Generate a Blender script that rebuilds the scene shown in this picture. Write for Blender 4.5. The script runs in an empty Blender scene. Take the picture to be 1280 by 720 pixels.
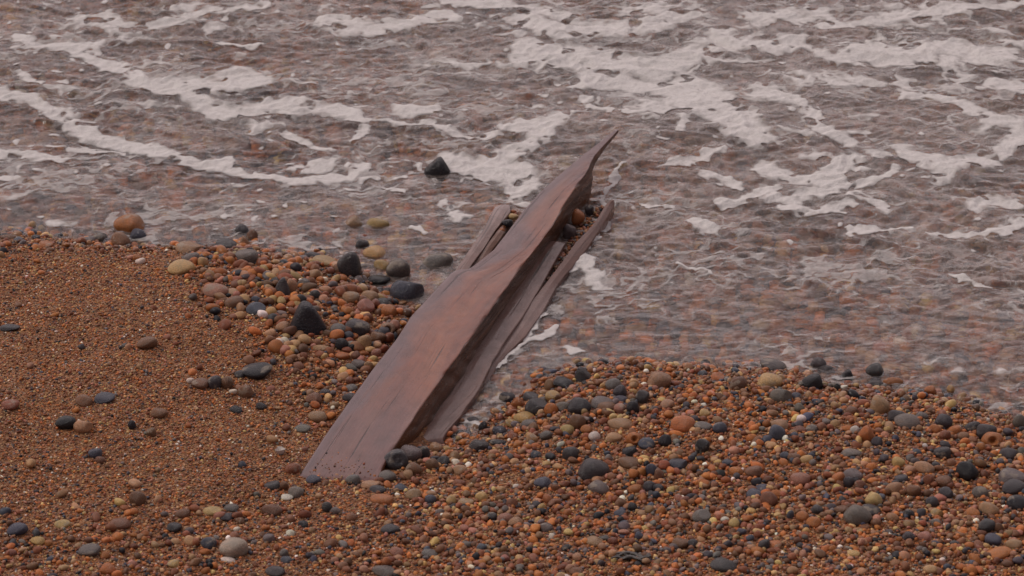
import bpy, math, random
import numpy as np
from mathutils import Vector

R = math.radians
SC = bpy.context.scene
COL = SC.collection
rng = np.random.default_rng(11)
random.seed(11)

# ------------------------------------------------------------------ camera
CAM_H, PITCH, FPX = 2.82, R(28.0), 3490.0          # metres, downward tilt, focal length in px of a 1280 px frame
cam_d = bpy.data.cameras.new('camera')
cam_d.sensor_width = 36.0
cam_d.lens = 36.0 * FPX / 1280.0
cam_d.clip_start, cam_d.clip_end = 0.1, 3000.0
cam_d.dof.use_dof = True
cam_d.dof.focus_distance = 5.75
cam_d.dof.aperture_fstop = 9.0
cam = bpy.data.objects.new('camera', cam_d)
COL.objects.link(cam)
cam.location = (0, 0, CAM_H)
cam.rotation_euler = (R(90) - PITCH, 0, 0)
SC.camera = cam

# ------------------------------------------------------------------ sky, sun, exposure
SUN_EL, SUN_AZ = R(52), R(-82)                     # high behind cloud, to the left
world = bpy.data.worlds.new('World')
SC.world = world
world.use_nodes = True
nt = world.node_tree
nt.nodes.clear()
sky = nt.nodes.new('ShaderNodeTexSky')
sky.sky_type = 'NISHITA'
sky.sun_disc = False
sky.sun_elevation = SUN_EL
sky.sun_rotation = SUN_AZ
sky.air_density, sky.dust_density, sky.ozone_density = 1.0, 4.0, 1.0
tc = nt.nodes.new('ShaderNodeTexCoord')
cl = nt.nodes.new('ShaderNodeTexNoise')
cl.inputs['Scale'].default_value = 4.5
cl.inputs['Detail'].default_value = 5.0
clr = nt.nodes.new('ShaderNodeValToRGB')
clr.color_ramp.elements[0].position, clr.color_ramp.elements[0].color = 0.36, (2.6, 2.4, 2.55, 1)
clr.color_ramp.elements[1].position, clr.color_ramp.elements[1].color = 0.62, (8.6, 7.55, 7.5, 1)
mixs = nt.nodes.new('ShaderNodeMix')
mixs.data_type = 'RGBA'
mixs.inputs[0].default_value = 0.86                # cloud cover over the clear sky
bg = nt.nodes.new('ShaderNodeBackground')
bg.inputs['Strength'].default_value = 0.10
wo = nt.nodes.new('ShaderNodeOutputWorld')
nt.links.new(tc.outputs['Generated'], cl.inputs['Vector'])
nt.links.new(cl.outputs['Fac'], clr.inputs[0])
nt.links.new(sky.outputs[0], mixs.inputs[6])
dotn = nt.nodes.new('ShaderNodeVectorMath'); dotn.operation = 'DOT_PRODUCT'
dotn.inputs[1].default_value = (-0.10, 0.87, 0.48)
nt.links.new(tc.outputs['Generated'], dotn.inputs[0])
grd = nt.nodes.new('ShaderNodeValToRGB')           # unseen cloud, brightened over the sea to lift water reflections; darker overhead and landward
grd.color_ramp.elements[0].position, grd.color_ramp.elements[0].color = 0.15, (0.62, 0.62, 0.66, 1)
grd.color_ramp.elements[1].position, grd.color_ramp.elements[1].color = 0.93, (3.1, 2.98, 3.0, 1)
e = grd.color_ramp.elements.new(0.6); e.color = (1.05, 1.03, 1.05, 1)
nt.links.new(dotn.outputs['Value'], grd.inputs[0])
mulc = nt.nodes.new('ShaderNodeMix'); mulc.data_type = 'RGBA'; mulc.blend_type = 'MULTIPLY'; mulc.inputs[0].default_value = 1.0
nt.links.new(clr.outputs[0], mulc.inputs[6]); nt.links.new(grd.outputs[0], mulc.inputs[7])
nt.links.new(mulc.outputs[2], mixs.inputs[7])
nt.links.new(mixs.outputs[2], bg.inputs['Color'])
nt.links.new(bg.outputs[0], wo.inputs['Surface'])

sun_d = bpy.data.lights.new('sun', 'SUN')
sun_d.energy = 1.5
sun_d.angle = R(18)
sun_d.color = (1.0, 0.93, 0.87)
sun_d.cycles.use_multiple_importance_sampling = False
sun = bpy.data.objects.new('sun', sun_d)
COL.objects.link(sun)
sun.location = (-6, 5, 7)
_sd = Vector((math.sin(SUN_AZ) * math.cos(SUN_EL), math.cos(SUN_AZ) * math.cos(SUN_EL), math.sin(SUN_EL)))
sun.rotation_euler = _sd.to_track_quat('Z', 'Y').to_euler()

SC.view_settings.view_transform = 'Standard'
SC.view_settings.look = 'None'
SC.view_settings.gamma = 1.0
SC.view_settings.exposure = -0.42
SC.render.engine = 'CYCLES'
SC.cycles.use_denoising = True
SC.cycles.max_bounces = 8
SC.cycles.transmission_bounces = 6
SC.cycles.transparent_max_bounces = 10
SC.cycles.sample_clamp_indirect = 6.0
SC.render.filter_size = 1.7

# ------------------------------------------------------------------ view geometry (where a point of the photograph lies on the beach)
_sp, _cp = math.sin(PITCH), math.cos(PITCH)

def ray(u, v):
    a, b = (np.asarray(u, float) - 640.0) / FPX, (360.0 - np.asarray(v, float)) / FPX
    return a, _cp + b * _sp, -_sp + b * _cp

def at_z(u, v, z=0.0):
    dx, dy, dz = ray(u, v)
    t = (z - CAM_H) / dz
    return dx * t, dy * t

def to_px(x, y, z):
    dz = z - CAM_H
    f = y * _cp - dz * _sp
    up = y * _sp + dz * _cp
    return 640.0 + FPX * x / f, 360.0 - FPX * up / f

# ------------------------------------------------------------------ noise
def _hash(ix, iy, seed):
    h = (ix.astype(np.int64) * 374761393 + iy.astype(np.int64) * 668265263 + seed * 1442695041) & 0x7fffffff
    h = ((h ^ (h >> 13)) * 1274126177) & 0x7fffffff
    return ((h ^ (h >> 16)) & 0xffff) / 65535.0

def noise(x, y, seed=0):
    ix, iy = np.floor(x), np.floor(y)
    fx, fy = x - ix, y - iy
    out = 0
    ux, uy = fx * fx * fx * (fx * (fx * 6 - 15) + 10), fy * fy * fy * (fy * (fy * 6 - 15) + 10)
    for a in (0, 1):
        for b in (0, 1):
            ang = _hash(ix + a, iy + b, seed) * 2 * math.pi
            g = np.cos(ang) * (fx - a) + np.sin(ang) * (fy - b)
            out = out + g * (ux if a else 1 - ux) * (uy if b else 1 - uy)
    return out * 1.45

def fbm(x, y, seed=0, octv=4, gain=0.5):
    s, a, f = 0, 1.0, 1.0
    for k in range(octv):
        s = s + a * noise(x * f + 17.3 * k, y * f - 9.1 * k, seed + 31 * k)
        a *= gain
        f *= 2.03
    return s

def sstep(a, b, x):
    t = np.clip((x - a) / (b - a), 0, 1)
    return t * t * (3 - 2 * t)

# ------------------------------------------------------------------ mesh and tag helpers
def tag(o, label=None, cat=None, group=None, kind=None):
    if label: o['label'] = label
    if cat: o['category'] = cat
    if group: o['group'] = group
    if kind: o['kind'] = kind
    return o

def raw_mesh(name, V, F, smooth=True):
    V = np.ascontiguousarray(V, np.float32)
    F = np.ascontiguousarray(F, np.int32)
    n, k = F.shape
    me = bpy.data.meshes.new(name)
    me.vertices.add(len(V)); me.vertices.foreach_set('co', V.ravel())
    me.loops.add(n * k); me.loops.foreach_set('vertex_index', F.ravel())
    me.polygons.add(n)
    me.polygons.foreach_set('loop_start', np.arange(0, n * k, k, dtype=np.int32))
    me.polygons.foreach_set('use_smooth', np.full(n, smooth, bool))
    me.update(calc_edges=True)
    return me

def link(name, me, mat, parent=None):
    o = bpy.data.objects.new(name, me)
    COL.objects.link(o)
    if mat: me.materials.append(mat)
    if parent: o.parent = parent
    return o

def fattr(me, name, vals):
    a = me.attributes.new(name, 'FLOAT', 'POINT')
    a.data.foreach_set('value', np.ascontiguousarray(vals, np.float32).ravel())

def cattr(me, name, cols):
    a = me.attributes.new(name, 'FLOAT_COLOR', 'POINT')
    c = np.ones((len(cols), 4), np.float32)
    c[:, :3] = cols
    a.data.foreach_set('color', c.ravel())

def grid_faces(nx, ny):
    i = np.arange(nx - 1)[None, :] + np.arange(ny - 1)[:, None] * nx
    return np.stack([i, i + 1, i + nx + 1, i + nx], -1).reshape(-1, 4)

# ------------------------------------------------------------------ node helper
class NT:
    def __init__(s, name):
        s.m = bpy.data.materials.new(name)
        s.m.use_nodes = True
        s.t = s.m.node_tree
        s.t.nodes.clear()
    def n(s, typ, ins=None, **props):
        nd = s.t.nodes.new(typ)
        for k, v in props.items(): setattr(nd, k, v)
        for k, v in (ins or {}).items():
            if isinstance(v, bpy.types.NodeSocket): s.t.links.new(v, nd.inputs[k])
            else: nd.inputs[k].default_value = v
        return nd
    def ramp(s, fac, stops):
        nd = s.n('ShaderNodeValToRGB', {0: fac})
        cr = nd.color_ramp
        while len(cr.elements) < len(stops): cr.elements.new(0.5)
        for e, (p, c) in zip(cr.elements, stops):
            e.position = p
            e.color = (c, c, c, 1) if not isinstance(c, tuple) else (*c, 1)
        return nd.outputs[0]
    def mix(s, fac, a, b, mode='MIX'):
        nd = s.n('ShaderNodeMix', data_type='RGBA', blend_type=mode)
        for idx, v in ((0, fac), (6, a), (7, b)):
            if isinstance(v, bpy.types.NodeSocket): s.t.links.new(v, nd.inputs[idx])
            else: nd.inputs[idx].default_value = (*v, 1) if isinstance(v, tuple) else v
        return nd.outputs[2]
    def math(s, op, a, b=0.0):
        return s.n('ShaderNodeMath', {0: a, 1: b}, operation=op).outputs[0]
    def noise(s, vec, scale, detail=4.0, rough=0.55, out='Fac', dist=0.0):
        return s.n('ShaderNodeTexNoise', {'Vector': vec, 'Scale': scale, 'Detail': detail, 'Roughness': rough, 'Distortion': dist}).outputs[out]
    def out(s, sh):
        o = s.n('ShaderNodeOutputMaterial')
        s.t.links.new(sh, o.inputs['Surface'])
        return s.m

# ------------------------------------------------------------------ terrain: shoreline, beach height
SHORE_PX = [(-1500, 250), (-400, 272), (-80, 288), (0, 296), (120, 303), (185, 313), (235, 308), (300, 309), (350, 322), (395, 318),
            (440, 332), (455, 350), (478, 372), (505, 390), (530, 396), (548, 470), (560, 555), (600, 541),
            (618, 523), (642, 502), (668, 487), (700, 468), (742, 458), (800, 455), (860, 459), (930, 466), (990, 468), (1040, 482),
            (1090, 487), (1150, 492), (1200, 507), (1290, 528), (1500, 560), (2800, 760)]
_su, _sv = zip(*SHORE_PX)
SX, SY = at_z(np.array(_su), np.array(_sv))
SX[0], SX[-1] = -400.0, 400.0
SY[0], SY[-1] = SY[1] + 40, SY[-2] - 60
poly_x = np.concatenate([SX, [400.0, -400.0]])
poly_y = np.concatenate([SY, [900.0, 900.0]])

def sdist(x, y):
    """signed distance to the waterline, positive on land"""
    x = np.asarray(x, float); y = np.asarray(y, float)
    d = np.full(x.shape, 1e9)
    for i in range(len(SX) - 1):
        ax, ay, bx, by = SX[i], SY[i], SX[i + 1], SY[i + 1]
        vx, vy = bx - ax, by - ay
        t = np.clip(((x - ax) * vx + (y - ay) * vy) / (vx * vx + vy * vy), 0, 1)
        d = np.minimum(d, np.hypot(x - ax - t * vx, y - ay - t * vy))
    ins = np.zeros(x.shape, bool)
    n = len(poly_x)
    for i in range(n):
        x1, y1, x2, y2 = poly_x[i], poly_y[i], poly_x[(i + 1) % n], poly_y[(i + 1) % n]
        c = (y1 > y) != (y2 > y)
        ins ^= c & (x < (x2 - x1) * (y - y1) / ((y2 - y1) if y2 != y1 else 1e-9) + x1)
    return np.where(ins, -d, d)

def height_raw(x, y):
    d = sdist(x, y) + 0.018 * fbm(x * 7, y * 7, 5, 3)
    land = 0.040 * (1 - np.exp(-np.maximum(d, 0) / 0.14)) + 0.075 * np.minimum(np.maximum(d, 0), 9.0)
    w = np.maximum(-d, 0)
    sea = -0.026 * (1 - np.exp(-w / 0.07)) - 0.028 * np.minimum(w, 25.0)
    h = np.where(d > 0, land, sea)
    h = h + 0.006 * fbm(x * 4.3, y * 4.3, 9, 3) * sstep(-0.1, 0.25, np.abs(d))
    return h

def axis(lo, hi, step, far):
    core = np.arange(lo, hi + step * 0.5, step)
    ext, s, p = [], step, 0.0
    while p < far:
        s *= 1.22
        p += s
        ext.append(p)
    ext = np.array(ext)
    return np.concatenate([lo - ext[::-1], core, hi + ext])

GX0, GX1, GY0, GY1, GS = -1.9, 1.9, 3.6, 7.9, 0.008
gx, gy = axis(GX0, GX1, GS, 400), axis(GY0, GY1, GS, 600)
XX, YY = np.meshgrid(gx, gy)
HH = height_raw(XX, YY)
FINE = (np.abs(XX) < GX1) & (YY > GY0) & (YY < GY1)
HH = HH + np.where(FINE, 0.0016 * noise(XX * 45, YY * 45, 3), 0)
_i0, _j0 = int(np.searchsorted(gx, GX0 - 1e-6)), int(np.searchsorted(gy, GY0 - 1e-6))
_nxc, _nyc = len(np.arange(GX0, GX1 + GS * .5, GS)), len(np.arange(GY0, GY1 + GS * .5, GS))
HC = HH[_j0:_j0 + _nyc, _i0:_i0 + _nxc]

def height(x, y):
    x = np.asarray(x, float); y = np.asarray(y, float)
    fx = np.clip((x - GX0) / GS, 0, _nxc - 1.001); fy = np.clip((y - GY0) / GS, 0, _nyc - 1.001)
    i, j = fx.astype(int), fy.astype(int)
    a, b = fx - i, fy - j
    return (HC[j, i] * (1 - a) * (1 - b) + HC[j, i + 1] * a * (1 - b) + HC[j + 1, i] * (1 - a) * b + HC[j + 1, i + 1] * a * b)

def on_ground(u, v, lift=0.0, water=False):
    z = np.zeros(np.shape(u))
    for _ in range(14):
        x, y = at_z(u, v, z)
        g = height(x, y)
        if water: g = np.maximum(g, 0.0)
        z = 0.5 * z + 0.5 * (g + lift)
    return x, y, g

# ------------------------------------------------------------------ materials
PAL = {  # wet flint and chert, real base colours
    'O': (0.40, 0.140, 0.043), 'R': (0.205, 0.070, 0.034), 'N': (0.175, 0.082, 0.044), 'T': (0.34, 0.195, 0.105), 'Y': (0.48, 0.315, 0.13),
    'G': (0.140, 0.118, 0.108), 'D': (0.050, 0.044, 0.048), 'K': (0.018, 0.017, 0.021), 'B': (0.062, 0.066, 0.090), 'W': (0.66, 0.59, 0.50), 'P': (0.34, 0.155, 0.105)}

def pebble_material(name, mode):
    """mode 'object': colour from the object; 'attr': colour stored per stone in the joined shingle"""
    t = NT(name)
    if mode == 'object':
        oi = t.n('ShaderNodeObjectInfo')
        base = oi.outputs['Color']
        co = t.n('ShaderNodeTexCoord').outputs['Object']
        sh = t.n('ShaderNodeVectorMath', {0: co, 1: t.n('ShaderNodeCombineXYZ', {0: t.math('MULTIPLY', oi.outputs['Random'], 91.0), 1: t.math('MULTIPLY', oi.outputs['Random'], 37.0)}).outputs[0]}, operation='ADD').outputs[0]
        s1, s2 = 1.6, 9.0
    else:
        base = t.n('ShaderNodeAttribute', attribute_name='stone_colour').outputs['Color']
        sh = t.n('ShaderNodeNewGeometry').outputs['Position']
        s1, s2 = 120.0, 600.0
    n1 = t.noise(sh, s1, 5, 0.6, dist=0.6)
    n2 = t.noise(sh, s2, 4, 0.7)
    warm = t.mix(t.ramp(n1, [(0.42, 0.0), (0.70, 0.5)]), base, t.mix(1.0, base, (1.5, 1.25, 1.1), 'MULTIPLY'))
    mott = t.mix(1.0, warm, t.ramp(n2, [(0.28, 0.55), (0.52, 1.0), (0.72, 1.35)]), 'MULTIPLY')
    if mode == 'object':
        # pale chalky cortex left in patches on some of the flints
        n3 = t.noise(sh, 0.9, 3, 0.5)
        pick = t.math('GREATER_THAN', t.math('FRACT', t.math('MULTIPLY', oi.outputs['Random'], 7.7)), 0.68)
        mott = t.mix(t.math('MULTIPLY', t.math('MULTIPLY', t.ramp(n3, [(0.56, 0.0), (0.64, 1.0)]), pick), 0.55), mott, (0.36, 0.29, 0.22))
    rough = t.ramp(n1, [(0.3, 0.30), (0.7, 0.5)] if mode == 'object' else [(0.3, 0.42), (0.7, 0.68)])
    wet = oi.outputs['Alpha'] if mode == 'object' else t.n('ShaderNodeAttribute', attribute_name='wet').outputs['Fac']
    rough = t.mix(t.math('MULTIPLY', wet, 0.85), rough, (0.12, 0.12, 0.12))
    if mode == 'object':
        spk = t.noise(sh, 26.0, 2, 0.5)
        mott = t.mix(t.math('MULTIPLY', t.ramp(spk, [(0.62, 0.0), (0.68, 1.0)]), 0.35), mott, (0.34, 0.28, 0.23))
        mott = t.mix(t.math('MULTIPLY', t.ramp(spk, [(0.30, 1.0), (0.36, 0.0)]), 0.5), mott, (0.03, 0.025, 0.024))
    bmp = t.n('ShaderNodeBump', {'Strength': 0.4, 'Distance': 0.02 if mode == 'object' else 0.0006, 'Height': n2}).outputs[0]
    p = t.n('ShaderNodeBsdfPrincipled', {'Base Color': mott, 'Roughness': rough, 'Normal': bmp, 'Specular IOR Level': 0.4 if mode == 'object' else 0.28})
    return t.out(p.outputs[0])

M_PEB = pebble_material('wet_flint', 'object')
M_SHG = pebble_material('shingle_stone', 'attr')

def ground_material():
    t = NT('coarse_sand')
    pos = t.n('ShaderNodeNewGeometry').outputs['Position']
    vor = t.n('ShaderNodeTexVoronoi', {'Vector': pos, 'Scale': 330.0})
    sep = t.n('ShaderNodeSeparateColor', {0: vor.outputs['Color']}).outputs[0]
    grain = t.ramp(sep, [(0.0, (0.11, 0.042, 0.02)), (0.3, (0.22, 0.085, 0.035)), (0.62, (0.33, 0.140, 0.058)), (0.86, (0.43, 0.235, 0.115)), (0.95, (0.09, 0.07, 0.06)), (1.0, (0.55, 0.44, 0.33))])
    big = t.noise(pos, 5.0, 4, 0.55)
    colr = t.mix(t.ramp(big, [(0.35, 0.0), (0.7, 0.35)]), grain, (0.17, 0.075, 0.038))
    bmp = t.n('ShaderNodeBump', {'Strength': 0.9, 'Distance': 0.0025, 'Height': vor.outputs['Distance']}, invert=True).outputs[0]
    p = t.n('ShaderNodeBsdfPrincipled', {'Base Color': colr, 'Roughness': 0.75, 'Normal': bmp, 'Specular IOR Level': 0.25})
    return t.out(p.outputs[0])

def water_material():
    t = NT('shallow_sea_water')
    pos = t.n('ShaderNodeNewGeometry').outputs['Position']
    mp = t.n('ShaderNodeMapping', {'Vector': pos, 'Rotation': (0, 0, R(-17)), 'Scale': (0.6, 1.2, 1.0)}).outputs[0]
    n1 = t.noise(mp, 30.0, 3, 0.5, dist=0.8)
    bmp = t.n('ShaderNodeBump', {'Strength': 0.3, 'Distance': 0.010, 'Height': n1}).outputs[0]
    refr = t.n('ShaderNodeBsdfRefraction', {'Color': (0.97, 0.94, 0.91, 1), 'Roughness': 0.0, 'IOR': 1.333, 'Normal': bmp})
    thin = t.n('ShaderNodeBsdfTransparent', {'Color': (0.97, 0.94, 0.91, 1)})
    body = t.n('ShaderNodeMixShader', {0: 0.5, 1: refr.outputs[0], 2: thin.outputs[0]})
    gl = t.n('ShaderNodeBsdfGlossy', {'Color': (1, 1, 1, 1), 'Roughness': 0.06, 'Normal': bmp})
    fr = t.n('ShaderNodeFresnel', {'IOR': 1.36, 'Normal': bmp})
    g = t.n('ShaderNodeMixShader', {0: fr.outputs[0], 1: body.outputs[0], 2: gl.outputs[0]})
    silt_glint = t.n('ShaderNodeBsdfDiffuse', {'Color': (0.50, 0.425, 0.395, 1), 'Normal': bmp})
    dens = t.n('ShaderNodeAttribute', attribute_name='silt_glint').outputs['Fac']
    m = t.n('ShaderNodeMixShader', {0: dens, 1: g.outputs[0], 2: silt_glint.outputs[0]})
    return t.out(m.outputs[0])

def foam_material():
    t = NT('sea_foam')
    pos = t.n('ShaderNodeNewGeometry').outputs['Position']
    a = t.n('ShaderNodeAttribute', attribute_name='cover').outputs['Fac']
    bub = t.n('ShaderNodeTexVoronoi', {'Vector': pos, 'Scale': 170.0}).outputs['Distance']
    n = t.noise(pos, 60.0, 5, 0.65)
    al = t.math('MULTIPLY', t.ramp(t.math('ADD', a, t.math('MULTIPLY', t.math('SUBTRACT', n, 0.5), 0.45)), [(0.10, 0.0), (0.45, 0.26), (0.72, 0.70), (1.0, 1.0)]), 0.94)
    bmp = t.n('ShaderNodeBump', {'Strength': 0.5, 'Distance': 0.003, 'Height': t.math('ADD', bub, n)}).outputs[0]
    d = t.n('ShaderNodeBsdfPrincipled', {'Base Color': t.mix(n, (0.58, 0.53, 0.50), (0.76, 0.72, 0.70)), 'Roughness': 0.55, 'Normal': bmp, 'Specular IOR Level': 0.3})
    tr = t.n('ShaderNodeBsdfTransparent')
    m = t.n('ShaderNodeMixShader', {0: al, 1: tr.outputs[0], 2: d.outputs[0]})
    return t.out(m.outputs[0])

def wood_material(name, tone='red'):
    t = NT(name)
    uv = t.n('ShaderNodeUVMap', uv_map='grain').outputs[0]
    mp = lambda sx, sy: t.n('ShaderNodeMapping', {'Vector': uv, 'Scale': (sx, sy, 1.0)}).outputs[0]
    g = t.noise(mp(2.2, 22.0), 1.0, 5, 0.55, dist=0.4)
    fine = t.noise(mp(14.0, 420.0), 1.0, 4, 0.6)
    pch = t.noise(mp(4.5, 11.0), 1.0, 5, 0.6, dist=0.5)
    blot = t.noise(mp(22.0, 30.0), 1.0, 4, 0.65)
    if tone == 'red':
        c = t.ramp(g, [(0.25, (0.105, 0.038, 0.026)), (0.45, (0.205, 0.070, 0.042)), (0.62, (0.265, 0.098, 0.054)), (0.8, (0.17, 0.068, 0.048))])
        # sky sheen painted as purple grey along the outer edge and foot, plus blotches
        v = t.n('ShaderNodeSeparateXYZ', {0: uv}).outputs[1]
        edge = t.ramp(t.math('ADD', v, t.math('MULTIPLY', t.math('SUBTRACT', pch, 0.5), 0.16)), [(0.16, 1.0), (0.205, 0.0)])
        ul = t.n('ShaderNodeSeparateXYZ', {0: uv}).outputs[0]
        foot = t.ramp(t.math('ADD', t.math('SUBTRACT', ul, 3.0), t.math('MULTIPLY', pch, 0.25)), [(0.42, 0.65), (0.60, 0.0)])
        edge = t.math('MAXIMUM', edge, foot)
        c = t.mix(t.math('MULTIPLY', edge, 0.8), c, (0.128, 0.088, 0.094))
        c = t.mix(t.ramp(pch, [(0.52, 0.0), (0.70, 0.45)]), c, (0.15, 0.090, 0.080))
        lo, hi = 0.34, 0.20
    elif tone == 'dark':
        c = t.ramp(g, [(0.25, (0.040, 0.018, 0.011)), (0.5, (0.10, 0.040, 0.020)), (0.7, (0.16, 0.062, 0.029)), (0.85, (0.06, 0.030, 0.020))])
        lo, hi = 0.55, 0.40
    else:
        c = t.ramp(g, [(0.25, (0.115, 0.068, 0.056)), (0.5, (0.190, 0.115, 0.098)), (0.7, (0.215, 0.125, 0.100)), (0.85, (0.15, 0.10, 0.092))])
        c = t.mix(t.ramp(pch, [(0.45, 0.0), (0.65, 0.6)]), c, (0.16, 0.070, 0.048))
        lo, hi = 0.38, 0.24
    crk = t.noise(mp(2.4, 130.0), 1.0, 3, 0.5, dist=0.3)
    crack = t.ramp(crk, [(0.63, 0.0), (0.68, 1.0)])
    c = t.mix(t.math('MULTIPLY', crack, 0.75), c, (0.035, 0.02, 0.016))
    c = t.mix(1.0, c, t.ramp(fine, [(0.3, 0.88), (0.6, 1.05)]), 'MULTIPLY')
    c = t.mix(1.0, c, t.ramp(blot, [(0.3, 0.8), (0.6, 1.1)]), 'MULTIPLY')
    hgt = t.math('ADD', t.math('MULTIPLY', g, 0.7), t.math('ADD', t.math('MULTIPLY', fine, 0.2), t.math('SUBTRACT', t.math('MULTIPLY', blot, 0.4), t.math('MULTIPLY', crack, 0.5))))
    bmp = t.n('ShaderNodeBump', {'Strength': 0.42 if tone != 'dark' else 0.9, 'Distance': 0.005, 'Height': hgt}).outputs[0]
    p = t.n('ShaderNodeBsdfPrincipled', {'Base Color': c, 'Roughness': t.mix(t.ramp(blot, [(0.42, 0.0), (0.62, 0.8)]), t.ramp(pch, [(0.35, lo), (0.65, hi)]), (0.13, 0.13, 0.13)), 'Normal': bmp, 'Specular IOR Level': 0.45})
    return t.out(p.outputs[0])

M_GND, M_WAT, M_FOAM = ground_material(), water_material(), foam_material()
M_WOOD, M_WOOD_D, M_WOOD_P = wood_material('wet_red_timber'), wood_material('dark_timber', 'dark'), wood_material('bleached_wet_timber', 'pale')

# ------------------------------------------------------------------ beach and seabed: one sheet
me = raw_mesh('beach', np.stack([XX.ravel(), YY.ravel(), HH.ravel()], 1), grid_faces(len(gx), len(gy)))
tag(link('beach', me, M_GND), kind='structure', label='orange brown coarse sand beach sloping under the water')

# ------------------------------------------------------------------ sea surface
WS = 0.0045
wx, wy = axis(-1.9, 1.9, WS, 400), axis(3.9, 7.9, WS, 600)
WX, WY = np.meshgrid(wx, wy)

def waves(x, y):
    near = np.clip(-sdist(x, y), 0, 2)
    amp = 0.30 + 0.70 * sstep(0.05, 0.6, near)
    wxp = x + 0.07 * fbm(x * 3.1, y * 3.1, 21, 3)
    wyp = y + 0.05 * fbm(x * 2.7, y * 2.7, 22, 3)
    rg = lambda q: 1 - 2 * np.abs(q)
    def turn(ang, fx, fy, sd):                      # one set of ripples running in its own direction
        a, b = wxp * math.cos(ang) - wyp * math.sin(ang), wxp * math.sin(ang) + wyp * math.cos(ang)
        return noise(a * fx + 0.35 * noise(b * 6, a * 5, sd + 9), b * fy + 0.45 * noise(a * 7, b * 5, sd + 5), sd)
    r1 = rg(turn(-0.14, 3.2, 8.5, 41))
    r2 = rg(turn(0.30, 6.5, 15.0, 42))
    r3 = rg(turn(-0.42, 13.0, 27.0, 43))
    r4 = rg(turn(0.62, 6.5, 16.0, 44))
    r5 = rg(turn(-0.80, 17.0, 30.0, 46))
    sw = noise(x * 0.9, y * 2.3, 45)
    calm = 0.65 + 0.35 * sstep(-0.4, 0.4, noise(x * 1.7, y * 2.6, 47))
    return amp * (calm * (0.0052 * r1 + 0.0044 * r2 + 0.0030 * r3 + 0.0044 * r4 + 0.0019 * r5) + 0.008 * sw) - 0.005

fade = np.where((np.abs(WX) < 1.9) & (WY > 3.9) & (WY < 7.9), 1.0, 0.0)
WZ = waves(WX, WY) * fade
# drop the sheet well under the dry beach
_d = sdist(WX, WY)
WZ = WZ - 0.10 * sstep(0.10, 0.5, _d)
me = raw_mesh('sea_water', np.stack([WX.ravel(), WY.ravel(), WZ.ravel()], 1), grid_faces(len(wx), len(wy)))
_n = fbm(WX * 2.2, WY * 3.6, 61, 4)
_q = 0.05 * fbm(WX * 4, WY * 4, 66, 3)
_s1 = 1 - 3.2 * np.abs(fbm((WX + _q) * 7 + 1.5 * WY, (WY + _q) * 23 + 5 * WX, 62, 3, 0.55))          # drawn out pale streaks painted in for sky reflections on the ripples
_s2 = 1 - 3.4 * np.abs(fbm((WX - _q) * 12 + 3, (WY + _q) * 34 - 12.0 * WX, 63, 3, 0.55))
_st = sstep(0.45, 1.0, _s1) * 0.22 + sstep(0.40, 1.0, _s2) * 0.24
silt_glint = 0.05 + 0.06 * sstep(0.0, 0.9, -_d) + 0.09 * sstep(-0.3, 0.6, WX) * sstep(0.2, 1.2, -_d) + 0.06 * _n
silt_glint = np.clip(silt_glint + 1.4 * _st * sstep(0.0, 0.2, -_d) * np.clip(0.7 + 0.9 * _n, 0, 1.5), 0.02, 0.6)
fattr(me, 'silt_glint', silt_glint)
tag(link('sea_water', me, M_WAT), kind='structure', label='clear shallow rippled sea water washing over the shingle')

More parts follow.
